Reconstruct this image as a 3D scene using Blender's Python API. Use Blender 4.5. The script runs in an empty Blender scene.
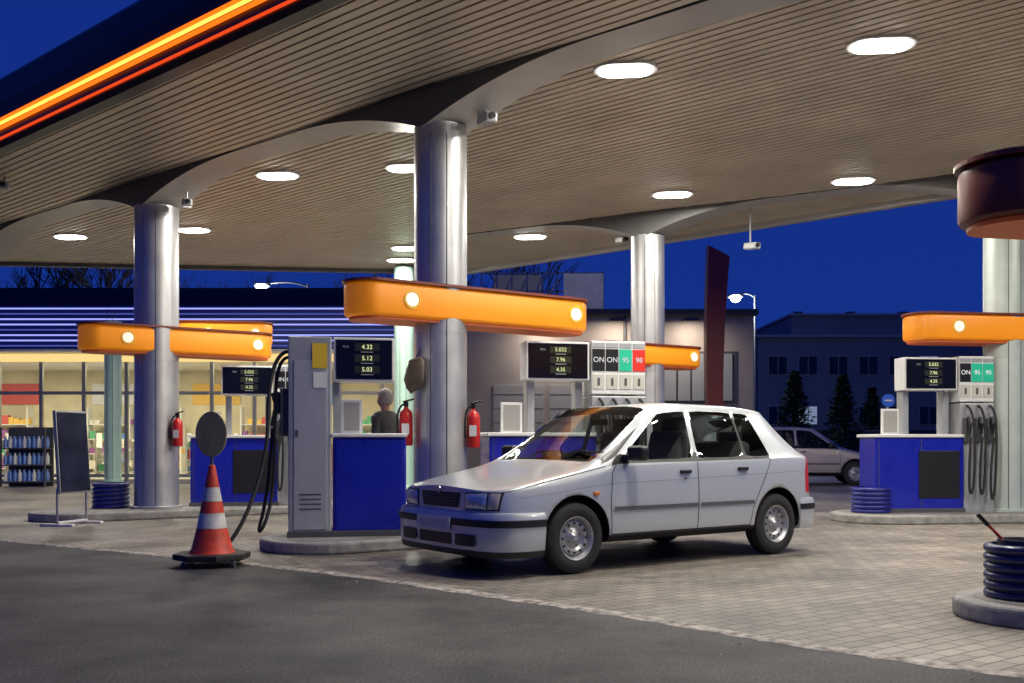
import bpy, bmesh, math, random
from mathutils import Vector, Matrix
from mathutils.bvhtree import BVHTree
random.seed(7)
R=math.radians
scn=bpy.context.scene
COL=scn.collection
CAMH=1.10; HOR=443.0; F=1000.0
def W(px,d): return ((px-512)/F*d, d)
def Z(py,d): return CAMH+(HOR-py)/F*d

MATS={}
def mat(name,color,rough=.5,metal=0,emit=None,es=0,var=0,vscale=8,bump=0,bscale=60,coat=0,spec=.5):
    if name in MATS: return MATS[name]
    m=bpy.data.materials.new(name); m.use_nodes=True
    nt=m.node_tree; b=nt.nodes['Principled BSDF']
    c=(*color,1)
    b.inputs['Base Color'].default_value=c
    b.inputs['Roughness'].default_value=rough
    b.inputs['Metallic'].default_value=metal
    b.inputs['Coat Weight'].default_value=coat
    b.inputs['Specular IOR Level'].default_value=spec
    if emit:
        b.inputs['Emission Color'].default_value=(*emit,1); b.inputs['Emission Strength'].default_value=es
        m.cycles.emission_sampling='NONE'
    tc=nt.nodes.new('ShaderNodeTexCoord')
    if var:
        n=nt.nodes.new('ShaderNodeTexNoise'); n.inputs['Scale'].default_value=vscale; n.inputs['Detail'].default_value=6
        nt.links.new(tc.outputs['Object'],n.inputs['Vector'])
        mr=nt.nodes.new('ShaderNodeMapRange'); mr.inputs[1].default_value=.3; mr.inputs[2].default_value=.7
        mr.inputs[3].default_value=1-var; mr.inputs[4].default_value=1+var
        nt.links.new(n.outputs['Fac'],mr.inputs[0])
        mx=nt.nodes.new('ShaderNodeMix'); mx.data_type='RGBA'; mx.blend_type='MULTIPLY'; mx.inputs[0].default_value=1
        mx.inputs[6].default_value=c; nt.links.new(mr.outputs[0],mx.inputs[7]); nt.links.new(mx.outputs[2],b.inputs['Base Color'])
        mr2=nt.nodes.new('ShaderNodeMapRange'); mr2.inputs[3].default_value=max(.02,rough-.08); mr2.inputs[4].default_value=min(1,rough+.12)
        nt.links.new(n.outputs['Fac'],mr2.inputs[0]); nt.links.new(mr2.outputs[0],b.inputs['Roughness'])
    if bump:
        n=nt.nodes.new('ShaderNodeTexNoise'); n.inputs['Scale'].default_value=bscale; n.inputs['Detail'].default_value=4
        nt.links.new(tc.outputs['Object'],n.inputs['Vector'])
        bp=nt.nodes.new('ShaderNodeBump'); bp.inputs['Strength'].default_value=bump; bp.inputs['Distance'].default_value=.01
        nt.links.new(n.outputs['Fac'],bp.inputs['Height']); nt.links.new(bp.outputs[0],b.inputs['Normal'])
    MATS[name]=m; return m
def emat(name,color,s):
    if name in MATS: return MATS[name]
    m=bpy.data.materials.new(name); m.use_nodes=True; nt=m.node_tree
    nt.nodes.remove(nt.nodes['Principled BSDF'])
    e=nt.nodes.new('ShaderNodeEmission'); e.inputs[0].default_value=(*color,1); e.inputs[1].default_value=s
    nt.links.new(e.outputs[0],nt.nodes['Material Output'].inputs[0]); MATS[name]=m
    m.cycles.emission_sampling='NONE'; return m
def glassmat(name,tint,refl=0,ior=1.45):
    m=bpy.data.materials.new(name); m.use_nodes=True; nt=m.node_tree
    nt.nodes.remove(nt.nodes['Principled BSDF'])
    t=nt.nodes.new('ShaderNodeBsdfTransparent'); t.inputs[0].default_value=(*tint,1)
    g=nt.nodes.new('ShaderNodeBsdfGlossy'); g.inputs['Roughness'].default_value=.03; g.inputs[0].default_value=(.9,.9,.9,1)
    fr=nt.nodes.new('ShaderNodeFresnel'); fr.inputs[0].default_value=ior
    ad=nt.nodes.new('ShaderNodeMath'); ad.operation='ADD'; ad.inputs[1].default_value=refl; nt.links.new(fr.outputs[0],ad.inputs[0])
    mx=nt.nodes.new('ShaderNodeMixShader'); nt.links.new(ad.outputs[0],mx.inputs[0])
    nt.links.new(t.outputs[0],mx.inputs[1]); nt.links.new(g.outputs[0],mx.inputs[2])
    nt.links.new(mx.outputs[0],nt.nodes['Material Output'].inputs[0]); MATS[name]=m; return m

M_steel=mat('column_steel',(.50,.50,.50),.36,.7,var=.12,vscale=3)
M_cgreen=mat('column_green',(.42,.62,.52),.45,.1,var=.08,vscale=3)
M_cpale=mat('column_pale',(.50,.56,.51),.42,.3,var=.10,vscale=3)
M_slat=mat('slat_metal',(.68,.60,.48),.42,.2,var=.10,vscale=1.2)
M_slatgap=mat('slat_gap',(.04,.035,.03),.8)
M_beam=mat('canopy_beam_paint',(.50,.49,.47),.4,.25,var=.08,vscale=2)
M_beamshade=mat('canopy_beam_side_shade',(.12,.12,.12),.5,.2)  # beam sides darker than the soffit: their shading is put into the colour
M_fascia=mat('fascia_navy',(.008,.009,.018),.35)
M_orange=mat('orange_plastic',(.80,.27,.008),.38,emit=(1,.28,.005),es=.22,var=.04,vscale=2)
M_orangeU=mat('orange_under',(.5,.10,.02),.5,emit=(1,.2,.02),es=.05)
M_dred=mat('dark_red_cap_and_shade',(.16,.03,.016),.4)
M_white=mat('white_paint',(.72,.72,.70),.4,var=.05,vscale=4)
M_grey=mat('grey_cabinet',(.40,.41,.42),.38,.3,var=.08,vscale=5)
M_dgrey=mat('dark_grey',(.08,.08,.085),.5)
M_blue=mat('blue_panel',(.008,.016,.36),.28,coat=.3,var=.06,vscale=3)
M_navy=mat('navy_rubber',(.012,.016,.09),.35,coat=.2)
M_drum=mat('blue_drum',(.015,.02,.20),.35,coat=.2)
M_black=mat('black_plastic',(.012,.012,.013),.4)
M_rubber=mat('black_rubber',(.018,.018,.018),.7,var=.3,vscale=20)
M_screen=mat('black_screen',(.006,.006,.007),.12)
M_digit=emat('lit_digits',(.9,.95,.45),1.0)
M_red=mat('red_paint',(.55,.02,.015),.3,coat=.3)
M_ored=mat('cone_red',(.62,.05,.02),.5,var=.25,vscale=14)
M_cwhite=mat('cone_white',(.62,.60,.57),.5,var=.2,vscale=14)
M_greenlab=mat('green_label',(.02,.42,.25),.35,emit=(.02,.5,.3),es=.2)
M_redlab=mat('red_label',(.6,.03,.02),.35,emit=(.8,.04,.02),es=.2)
M_blklab=mat('black_label',(.01,.01,.01),.35)
M_text=emat('text_white',(1,1,1),.8)
M_logo=mat('logo_white',(.8,.78,.70),.4,emit=(1,.85,.65),es=.5)
M_conc=mat('kerb_concrete',(.30,.29,.27),.8,var=.28,vscale=9,bump=.4,bscale=80)
M_taupe=mat('render_wall',(.34,.30,.27),.8,var=.15,vscale=.8)
M_yellow=mat('yellow_sticker',(.75,.5,.03),.5)
M_olive=mat('olive_disc',(.19,.18,.11),.5,var=.2,vscale=20)
M_chrome=mat('galvanised',(.55,.55,.56),.3,.9)

def grp(name,loc=(0,0,0),ang=0):
    e=bpy.data.objects.new(name,None); e.empty_display_size=.3
    e.location=loc; e.rotation_euler=(0,0,ang); COL.objects.link(e); return e
def fin(name,me,mats,parent=None,smooth=False,loc=None,rot=None):
    for m in (mats if isinstance(mats,(list,tuple)) else [mats]): me.materials.append(m)
    if smooth:
        for p in me.polygons: p.use_smooth=True
    o=bpy.data.objects.new(name,me); COL.objects.link(o)
    if parent: o.parent=parent
    if loc: o.location=loc
    if rot: o.rotation_euler=rot
    return o
def mk(name,vs,fs,mats,parent=None,smooth=False,loc=None,rot=None,mi=None):
    me=bpy.data.meshes.new(name); me.from_pydata([tuple(v) for v in vs],[],fs); me.update()
    o=fin(name,me,mats,parent,smooth,loc,rot)
    if mi: 
        for p,i in zip(me.polygons,mi): p.material_index=i
    return o
def box(name,c,s,m,parent=None,bev=.0,rot=None,seg=2):
    bm=bmesh.new(); bmesh.ops.create_cube(bm,size=1)
    for v in bm.verts: v.co=Vector((v.co.x*s[0],v.co.y*s[1],v.co.z*s[2]))
    if bev: bmesh.ops.bevel(bm,geom=list(bm.edges),offset=bev,segments=seg,affect='EDGES',profile=.5)
    me=bpy.data.meshes.new(name); bm.to_mesh(me); bm.free()
    return fin(name,me,m,parent,False,c,rot)
def lathe(name,prof,m,parent=None,seg=32,loc=None,rot=None,smooth=True,mi=None):
    vs=[];fs=[];ml=[]
    for r,z in prof:
        for k in range(seg):
            a=2*math.pi*k/seg; vs.append((r*math.cos(a),r*math.sin(a),z))
    for i in range(len(prof)-1):
        for k in range(seg):
            k2=(k+1)%seg
            fs.append((i*seg+k,i*seg+k2,(i+1)*seg+k2,(i+1)*seg+k)); ml.append(mi[i] if mi else 0)
    me=bpy.data.meshes.new(name); me.from_pydata(vs,[],fs)
    mats=m if isinstance(m,(list,tuple)) else [m]
    for p,i in zip(me.polygons,ml): p.material_index=i
    bm=bmesh.new(); bm.from_mesh(me); bmesh.ops.remove_doubles(bm,verts=bm.verts,dist=1e-5)
    bmesh.ops.recalc_face_normals(bm,faces=bm.faces)
    for e in bm.edges:
        if len(e.link_faces)==2 and e.calc_face_angle(0)>.6: e.smooth=False
    bm.to_mesh(me); bm.free()
    return fin(name,me,mats,parent,smooth,loc,rot)
def cyl(name,c,r,h,m,parent=None,seg=32,rot=None,bev=.0):
    b=bev
    prof=[(0,-h/2),(r-b,-h/2),(r,-h/2+b),(r,h/2-b),(r-b,h/2),(0,h/2)] if b else [(0,-h/2),(r,-h/2),(r,h/2),(0,h/2)]
    return lathe(name,prof,m,parent,seg,c,rot)
def tube(name,pts,r,m,parent=None,smooth=True,cyc=False):
    cu=bpy.data.curves.new(name,'CURVE'); cu.dimensions='3D'; cu.bevel_depth=r; cu.bevel_resolution=3; cu.use_fill_caps=True
    if smooth:
        sp=cu.splines.new('NURBS'); sp.points.add(len(pts)-1); sp.order_u=4 if len(pts)>3 else len(pts); sp.use_endpoint_u=True; cu.resolution_u=8
    else:
        sp=cu.splines.new('POLY'); sp.points.add(len(pts)-1)
    for p,q in zip(sp.points,pts): p.co=(*q,1)
    sp.use_cyclic_u=cyc
    cu.materials.append(m); o=bpy.data.objects.new(name,cu); COL.objects.link(o)
    if parent:o.parent=parent
    return o
def text(name,s,c,size,m,parent,rot=(R(90),0,0),ext=0.001):
    cu=bpy.data.curves.new(name,'FONT'); cu.body=s; cu.size=size; cu.align_x='CENTER'; cu.align_y='CENTER'; cu.extrude=ext
    cu.materials.append(m); o=bpy.data.objects.new(name,cu); COL.objects.link(o); o.parent=parent; o.location=c; o.rotation_euler=rot; return o
def prism(name,poly,z0,z1,m,parent=None,loc=None,rot=None,bev=0,mtop=None,smooth=False):
    bm=bmesh.new(); vs=[bm.verts.new((x,y,z0)) for x,y in poly]; f=bm.faces.new(vs)
    r=bmesh.ops.extrude_face_region(bm,geom=[f]); 
    for g in r['geom']:
        if isinstance(g,bmesh.types.BMVert): g.co.z=z1
    bmesh.ops.recalc_face_normals(bm,faces=bm.faces)
    if bev:
        ed=[e for e in bm.edges if abs(e.verts[0].co.z-e.verts[1].co.z)<1e-6]
        bmesh.ops.bevel(bm,geom=ed,offset=bev,segments=3,affect='EDGES',profile=.5)
    if mtop:
        for f in bm.faces:
            if f.normal.z>.9: f.material_index=1
    if smooth:
        for e in bm.edges:
            e.smooth = not(len(e.link_faces)==2 and e.calc_face_angle(0)>.5)
    me=bpy.data.meshes.new(name); bm.to_mesh(me); bm.free()
    return fin(name,me,[m,mtop] if mtop else m,parent,smooth,loc,rot)
def stadium(x0,x1,r,n=14,rx=None):
    rx=rx or r; p=[]
    for k in range(n+1):
        a=-math.pi/2+math.pi*k/n; p.append((x1-rx+rx*math.cos(a),r*math.sin(a)))
    for k in range(n+1):
        a=math.pi/2+math.pi*k/n; p.append((x0+rx+rx*math.cos(a),r*math.sin(a)))
    return p

cam=bpy.data.cameras.new('camera'); co=bpy.data.objects.new('camera',cam); COL.objects.link(co)
co.location=(0,0,CAMH); co.rotation_euler=(R(90),0,0)
cam.sensor_width=36; cam.lens=36*F/1024; cam.shift_y=(HOR-341.5)/1024; cam.clip_end=2000
scn.camera=co
scn.view_settings.view_transform='Standard'; scn.view_settings.look='None'; scn.view_settings.exposure=0
w=bpy.data.worlds.new('World'); scn.world=w; w.use_nodes=True; nt=w.node_tree; nt.nodes.clear()
out=nt.nodes.new('ShaderNodeOutputWorld'); sky=nt.nodes.new('ShaderNodeTexSky'); sky.sky_type='NISHITA'; sky.sun_disc=False
sky.sun_elevation=R(-3); sky.sun_rotation=R(200); sky.ozone_density=6
b1=nt.nodes.new('ShaderNodeBackground'); b1.inputs[1].default_value=.05; 
mxs=nt.nodes.new('ShaderNodeMix'); mxs.data_type='RGBA'; mxs.blend_type='MULTIPLY'; mxs.inputs[0].default_value=1; mxs.inputs[7].default_value=(.25,.5,1,1)
nt.links.new(sky.outputs[0],mxs.inputs[6]); nt.links.new(mxs.outputs[2],b1.inputs[0])
tc=nt.nodes.new('ShaderNodeTexCoord'); sx=nt.nodes.new('ShaderNodeSeparateXYZ'); nt.links.new(tc.outputs['Generated'],sx.inputs[0])
cr=nt.nodes.new('ShaderNodeValToRGB'); cr.color_ramp.elements[0].position=0; cr.color_ramp.elements[0].color=(.007,.032,.25,1)
cr.color_ramp.elements[1].position=.6; cr.color_ramp.elements[1].color=(.005,.022,.21,1)
nt.links.new(sx.outputs[2],cr.inputs[0]); b2=nt.nodes.new('ShaderNodeBackground'); b2.inputs[1].default_value=1; nt.links.new(cr.outputs[0],b2.inputs[0])
ad=nt.nodes.new('ShaderNodeAddShader'); nt.links.new(b1.outputs[0],ad.inputs[0]); nt.links.new(b2.outputs[0],ad.inputs[1]); nt.links.new(ad.outputs[0],out.inputs[0])

def ground_mat():
    m=bpy.data.materials.new('asphalt'); m.use_nodes=True; nt=m.node_tree; b=nt.nodes['Principled BSDF']
    tc=nt.nodes.new('ShaderNodeTexCoord')
    n1=nt.nodes.new('ShaderNodeTexNoise'); n1.inputs['Scale'].default_value=.9; n1.inputs['Detail'].default_value=9; n1.inputs['Roughness'].default_value=.65
    n2=nt.nodes.new('ShaderNodeTexNoise'); n2.inputs['Scale'].default_value=55; n2.inputs['Detail'].default_value=4; n2.inputs['Roughness'].default_value=.7
    for n in(n1,n2): nt.links.new(tc.outputs['Object'],n.inputs['Vector'])
    r1=nt.nodes.new('ShaderNodeValToRGB'); r1.color_ramp.elements[0].position=.38; r1.color_ramp.elements[0].color=(.022,.023,.026,1)
    r1.color_ramp.elements[1].position=.66; r1.color_ramp.elements[1].color=(.095,.090,.085,1); nt.links.new(n1.outputs[0],r1.inputs[0])
    r2=nt.nodes.new('ShaderNodeMapRange'); r2.inputs[1].default_value=.35; r2.inputs[2].default_value=.65; r2.inputs[3].default_value=.3; r2.inputs[4].default_value=1.8; nt.links.new(n2.outputs[0],r2.inputs[0])
    mx=nt.nodes.new('ShaderNodeMix'); mx.data_type='RGBA'; mx.blend_type='MULTIPLY'; mx.inputs[0].default_value=1
    nt.links.new(r1.outputs[0],mx.inputs[6]); nt.links.new(r2.outputs[0],mx.inputs[7]); nt.links.new(mx.outputs[2],b.inputs['Base Color'])
    bp=nt.nodes.new('ShaderNodeBump'); bp.inputs['Strength'].default_value=1; bp.inputs['Distance'].default_value=.012
    nt.links.new(n2.outputs[0],bp.inputs['Height']); nt.links.new(bp.outputs[0],b.inputs['Normal']); b.inputs['Roughness'].default_value=.7
    return m
def paver_mat():
    m=bpy.data.materials.new('pavers'); m.use_nodes=True; nt=m.node_tree; b=nt.nodes['Principled BSDF']
    tc=nt.nodes.new('ShaderNodeTexCoord'); mp=nt.nodes.new('ShaderNodeMapping'); mp.inputs['Rotation'].default_value=(0,0,R(-36))
    nt.links.new(tc.outputs['Object'],mp.inputs[0])
    br=nt.nodes.new('ShaderNodeTexBrick'); br.inputs['Scale'].default_value=1; br.inputs['Brick Width'].default_value=.21; br.inputs['Row Height'].default_value=.105
    br.inputs['Mortar Size'].default_value=.006; br.inputs['Mortar Smooth'].default_value=.3; br.inputs['Bias'].default_value=-.1
    br.inputs['Color1'].default_value=(.26,.23,.19,1); br.inputs['Color2'].default_value=(.18,.16,.135,1); br.inputs['Mortar'].default_value=(.065,.058,.05,1)
    nt.links.new(mp.outputs[0],br.inputs[0])
    n1=nt.nodes.new('ShaderNodeTexNoise'); n1.inputs['Scale'].default_value=.6; n1.inputs['Detail'].default_value=9; n1.inputs['Roughness'].default_value=.7
    n2=nt.nodes.new('ShaderNodeTexNoise'); n2.inputs['Scale'].default_value=45
    n3=nt.nodes.new('ShaderNodeTexNoise'); n3.inputs['Scale'].default_value=.22; n3.inputs['Detail'].default_value=4
    for n in(n1,n2,n3): nt.links.new(tc.outputs['Object'],n.inputs['Vector'])
    r1=nt.nodes.new('ShaderNodeMapRange'); r1.inputs[1].default_value=.34; r1.inputs[2].default_value=.62; r1.inputs[3].default_value=.40; r1.inputs[4].default_value=1.3; nt.links.new(n1.outputs[0],r1.inputs[0])
    r4=nt.nodes.new('ShaderNodeMapRange'); r4.inputs[1].default_value=.35; r4.inputs[2].default_value=.6; r4.inputs[3].default_value=.62; r4.inputs[4].default_value=1.15; nt.links.new(n3.outputs[0],r4.inputs[0])
    mm=nt.nodes.new('ShaderNodeMath'); mm.operation='MULTIPLY'; nt.links.new(r1.outputs[0],mm.inputs[0]); nt.links.new(r4.outputs[0],mm.inputs[1])
    mx=nt.nodes.new('ShaderNodeMix'); mx.data_type='RGBA'; mx.blend_type='MULTIPLY'; mx.inputs[0].default_value=1
    nt.links.new(br.outputs[0],mx.inputs[6]); nt.links.new(mm.outputs[0],mx.inputs[7]); nt.links.new(mx.outputs[2],b.inputs['Base Color'])
    ma=nt.nodes.new('ShaderNodeMath'); ma.operation='MULTIPLY_ADD'; ma.inputs[1].default_value=-1; nt.links.new(br.outputs['Fac'],ma.inputs[0]); nt.links.new(n2.outputs[0],ma.inputs[2])
    bp=nt.nodes.new('ShaderNodeBump'); bp.inputs['Strength'].default_value=.8; bp.inputs['Distance'].default_value=.007
    nt.links.new(ma.outputs[0],bp.inputs['Height']); nt.links.new(bp.outputs[0],b.inputs['Normal'])
    r3=nt.nodes.new('ShaderNodeMapRange'); r3.inputs[3].default_value=.34; r3.inputs[4].default_value=.75; nt.links.new(n1.outputs[0],r3.inputs[0]); nt.links.new(r3.outputs[0],b.inputs['Roughness'])
    return m
mk('ground',[(-400,-60,0),(400,-60,0),(400,700,0),(-400,700,0)],[(0,1,2,3)],ground_mat())
bl=[(-30,26.5),(-12,15.3),(-5.9,11.4),(-2.5,9.2),(-1.16,8.15),(.81,6.3),(1.56,5.45),(3.1,4.1),(9,-1.5)]
pv=[(x,y,.004) for x,y in bl]+[(30,-1.5,.004),(30,34,.004),(-30,34,.004)]
mk('paving',pv,[tuple(range(len(pv)))],paver_mat())
M_joint=mat('gravel_joint',(.36,.33,.29),.9,var=.7,vscale=14,bump=.6,bscale=60)
jv=[];jf=[]
pts=[]
for i in range(len(bl)-1):
    a,b_=Vector(bl[i]),Vector(bl[i+1]); n=max(2,int((b_-a).length/.07))
    for k in range(n): pts.append(a.lerp(b_,k/n))
nrm=Vector((.66,.75))
for i,p in enumerate(pts):
    wv=.045+.045*random.random(); w2=.03+.03*random.random()
    jv+= [(p.x-nrm.x*wv,p.y-nrm.y*wv,.0015),(p.x+nrm.x*.0,p.y+nrm.y*.0,.008),(p.x+nrm.x*w2,p.y+nrm.y*w2,.0075)]
for i in range(len(pts)-1):
    for k in(0,1): jf.append((3*i+k,3*i+3+k,3*i+4+k,3*i+1+k))
mk('paving_joint',jv,jf,M_joint)  # gravelly joint between asphalt and paving
gv=[];gf=[]
for k in range(900):
    p=random.choice(pts); 
    if p.y>10: continue
    o_=random.gauss(.03,.16); x=p.x-nrm.x*o_+random.uniform(-.1,.1); y=p.y-nrm.y*o_+random.uniform(-.1,.1); s=random.uniform(.003,.008); b0=len(gv)
    gv+=[(x-s,y-s,.001),(x+s,y-s*.6,.001),(x+s*.5,y+s,.001),(x,y,.004+s*.7)]; gf+=[(b0,b0+1,b0+3),(b0+1,b0+2,b0+3),(b0+2,b0,b0+3)]
mk('loose_gravel',gv,gf,M_joint)

V=Vector((.7555,-.6551)); N2=Vector((V.y*-1,V.x))
cg=grp('fuel_canopy')
ZC=5.0
def clip(poly,n,d,keep):
    out=[]
    for i in range(len(poly)):
        a=poly[i];b=poly[(i+1)%len(poly)]
        da=(a[0]*n.x+a[1]*n.y-d)*keep; db=(b[0]*n.x+b[1]*n.y-d)*keep
        if da>=0: out.append(a)
        if da*db<0:
            t=da/(da-db); out.append((a[0]+(b[0]-a[0])*t,a[1]+(b[1]-a[1])*t))
    return out
poly=[(-15.4,20.65),(-15.4,21.0),(-1.2,22.6),(19,4.7),(8.5,-.05)]
ds=[p[0]*N2.x+p[1]*N2.y for p in poly]
sv=[];sf=[]
d=min(ds); pitch=.125
while d<max(ds):
    q=clip(clip(poly,N2,d,1),N2,d+pitch*.76,-1)
    if len(q)>=3:
        b0=len(sv); n=len(q)
        sv+=[(x,y,ZC) for x,y in q]+[(x,y,ZC+.03) for x,y in q]
        sf.append(tuple(range(b0,b0+n)))
        for k in range(n): sf.append((b0+k,b0+(k+1)%n,b0+n+(k+1)%n,b0+n+k))
    d+=pitch
mk('ceiling_slats',sv,sf,M_slat,cg)
prism('ceiling_deck',poly,ZC+.05,ZC+.55,M_slatgap,cg)
def strip(name,p0,p1,z0,z1,th,m):
    p0=Vector(p0);p1=Vector(p1); dd=(p1-p0); L=dd.length; a=math.atan2(dd.y,dd.x)
    return box(name,((p0.x+p1.x)/2,(p0.y+p1.y)/2,(z0+z1)/2),(L,th,z1-z0),m,cg,bev=.02,rot=(0,0,a))
strip('rear_fascia',(-1.2,22.68),(19,4.78),4.9,5.5,.16,M_beam)
strip('left_fascia',(-15.4,21.08),(-1.25,22.68),4.92,5.5,.16,M_beamshade)
e0=Vector(poly[0]); e1=Vector(poly[4]); dv=(e1-e0).normalized(); on=Vector((dv.y,-dv.x))
if on.dot(Vector((0,0))-e0)<0: on=-on
prof=[(-.05,4.90),(.10,4.90),(.15,4.95),(.18,5.06),(.27,5.35),(.30,5.60),(.26,5.66),(-.05,5.66)]
vs=[];fs=[]
for e in(e0,e1):
    for o_,z_ in prof: vs.append((e.x+on.x*o_,e.y+on.y*o_,z_))
n=len(prof)
for k in range(n): fs.append((k,(k+1)%n,n+(k+1)%n,n+k))
mk('neon_fascia',vs,fs,M_fascia,cg)
M_n1=emat('neon_orange',(1,.14,.008),1.8); M_n2=emat('neon_core',(1,.50,.07),2.4); M_n3=emat('neon_red',(1,.08,.015),.9)
def ln(o_,z_): return [(e0.x+on.x*o_,e0.y+on.y*o_,z_),(e1.x+on.x*o_,e1.y+on.y*o_,z_)]
tube('neon_upper',ln(.235,5.165),.020,M_n1,cg,False); tube('neon_mid',ln(.235,5.12),.018,M_n2,cg,False); tube('neon_low',ln(.22,5.072),.022,M_n1,cg,False)
tube('neon_red',ln(.185,4.965),.016,M_n3,cg,False)
A=Vector((-5.33,15.0)); B=Vector((-.8,11.2)); C=Vector((2.32,17.1)); D=Vector((7.1,14.4))
def beam(name,p,q,ta,tb,width,rise_end):
    dd=(q-p); L=dd.length; u=dd/L; nn=Vector((-u.y,u.x)); vs=[];fs=[];mi=[]
    n=int((tb-ta)/.12)
    for i in range(n+1):
        t=ta+(tb-ta)*i/n
        ph=(t/L)%1.0; dist=min(ph,1-ph)*L
        x=min(1,dist/(L*.42)); z=4.56+ (4.985-4.56)*(1-(1-x)**2.2)
        ww=width*(1.0-.25*x)
        c=p+u*t
        for sgn,zz in((-1,z),(1,z),(1,5.02),(-1,5.02)): vs.append((c.x+nn.x*sgn*ww/2,c.y+nn.y*sgn*ww/2,zz))
    for i in range(n):
        for k in range(4):
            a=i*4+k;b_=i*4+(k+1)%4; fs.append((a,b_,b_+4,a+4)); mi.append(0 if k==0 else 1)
    fs.append((0,1,2,3));mi.append(1); fs.append((n*4,n*4+1,n*4+2,n*4+3));mi.append(1)
    o=mk(name,vs,fs,[M_beam,M_beamshade],cg,mi=mi)
beam('front_arched_beam',A,B,-9.5,15.5,.62,0)
beam('rear_arched_beam',C,D,-3.6,11.5,.55,0)
LP=[(1.18,10.4),(3.6,9.75),(-3.4,14.5),(-8.3,18.8),(-5.8,18.2),(.34,18.8),(2.6,17.0),(2.5,15.6),(5.05,14.8),(-1.47,14.1),(-2.1,19.9),(-2.35,21.2),(6.55,14.75),
    (1.9,7.3),(4.6,6.4),(6.6,8.8),(8.6,11.2),(9.6,6.3),(7.4,3.6),(-10.5,19.2)]
M_lamp=emat('lamp_diffuser',(1,.98,.92),25)
for x,y in LP:
    g=grp('ceiling_lamp',(x,y,ZC),R(-6))
    prism('lamp_frame',stadium(-.33,.33,.21,10,.20),-.03,.0,M_white,g)
    prism('lamp_diffuser',stadium(-.28,.28,.16,10,.16),-.042,-.032,M_lamp,g)
    l=bpy.data.lights.new('lamp_light','AREA'); l.shape='ELLIPSE'; l.size=.54; l.size_y=.30; l.energy=115; l.color=(1,.945,.84)
    lo=bpy.data.objects.new('lamp_light',l); COL.objects.link(lo); lo.parent=g; lo.location=(0,0,-.045)
for px,py,d in((187,203,14.6),(487,119,10.9),(752,246,16.6),(4,186,14.6),(622,240,18.2)):
    x,y=W(px,d); z=Z(py,d)
    g=grp('security_camera',(x,y,z),R(20))
    box('housing',(0,0,0),(.14,.32,.11),M_grey,g,.02,rot=(R(8),0,0)); cyl('lens',(0,-.17,-.01),.035,.03,M_black,g,16,(R(98),0,0))
    cyl('bracket',(0,.05,(ZC-z)/2+.03),.015,ZC-z,M_grey,g,10)

def column(p,r,m=M_steel,z1=4.62,name='canopy_column'):
    g=grp(name,(p[0],p[1],0))
    lathe('shaft',[(r+.05,.1),(r+.05,.16),(r+.005,.17),(r,.2),(r,2.3),(r-.004,2.302),(r-.004,2.312),(r,2.314),(r,z1),(r*.8,z1)],m,g,48)
    for s in(-1,1): cyl('seam',(s*.3*r,-.954*r,2.3),.006,4.4,M_dgrey,g,6)
    return g
column(A,.32); column(B,.295); column(C,.285); column(D,.29,M_cpale)
column(W(404,22),.22,M_cgreen,4.95,'shop_canopy_column'); column(W(113,25.5),.21,M_cgreen,4.2,'shop_canopy_column')

def island(p,ang,x0,x1,r,name='pump_island'):
    g=grp(name,(p[0],p[1],0),ang)
    prism('kerb',stadium(x0,x1,r,18),0,.125,M_conc,g,bev=.03)
    prism('paved_top',stadium(x0+.12,x1-.12,r-.12,18),.12,.128,mat('island_top',(.22,.21,.20),.7,var=.25,vscale=3),g)
    return g
U=R(34)
island(B,U,-2.05,4.0,.66); island(A,U,-1.75,3.4,.66); island(C,U,-2.2,3.2,.62); island((D.x,D.y),R(10),-2.62,6,.70)
island((3.38,6.28),R(12),-.58,5,.50)

def oversign(p,ang,x0,x1,z0=2.44,z1=2.80,mside=M_orange,w=.30):
    g=grp('overhead_pump_sign',(p[0],p[1],0),ang)
    prism('sign_body',stadium(x0,x1,w,16,.26),z0,z1,mside,g,bev=.05,smooth=True)
    prism('top_cap',stadium(x0-.02,x1+.02,w+.02,16,.27),z1+.002,z1+.03,M_dred,g)
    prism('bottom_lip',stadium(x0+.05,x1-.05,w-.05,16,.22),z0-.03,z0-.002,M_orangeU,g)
    for x in(x0+.62,x1-.30):
        y=-w-.003
        cyl('logo_disc',(x,y,(z0+z1)/2+.01),.075,.012,M_logo,g,28,(R(90),0,0))
        lathe('logo_ring',[(.085,-.004),(.100,-.004),(.100,.006),(.085,.006),(.085,-.004)],M_yellow,g,28,(x,y,(z0+z1)/2+.01),(R(90),0,0))
    return g
oversign(B,U,-1.14,1.98); oversign(A,U,-1.10,1.76); oversign(C,U,-1.3,1.1,2.42,2.74)
oversign((D.x,D.y),R(10),-1.55,2.0,2.54,2.90)
oversign((3.38,6.28),R(12),-.57,3,2.46,2.82,M_dred,.32)  # orange sign like the others, its backlit shade put in as dark red
oversign(W(225,19.5),R(10),-.9,.9,3.02,3.42)

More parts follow.
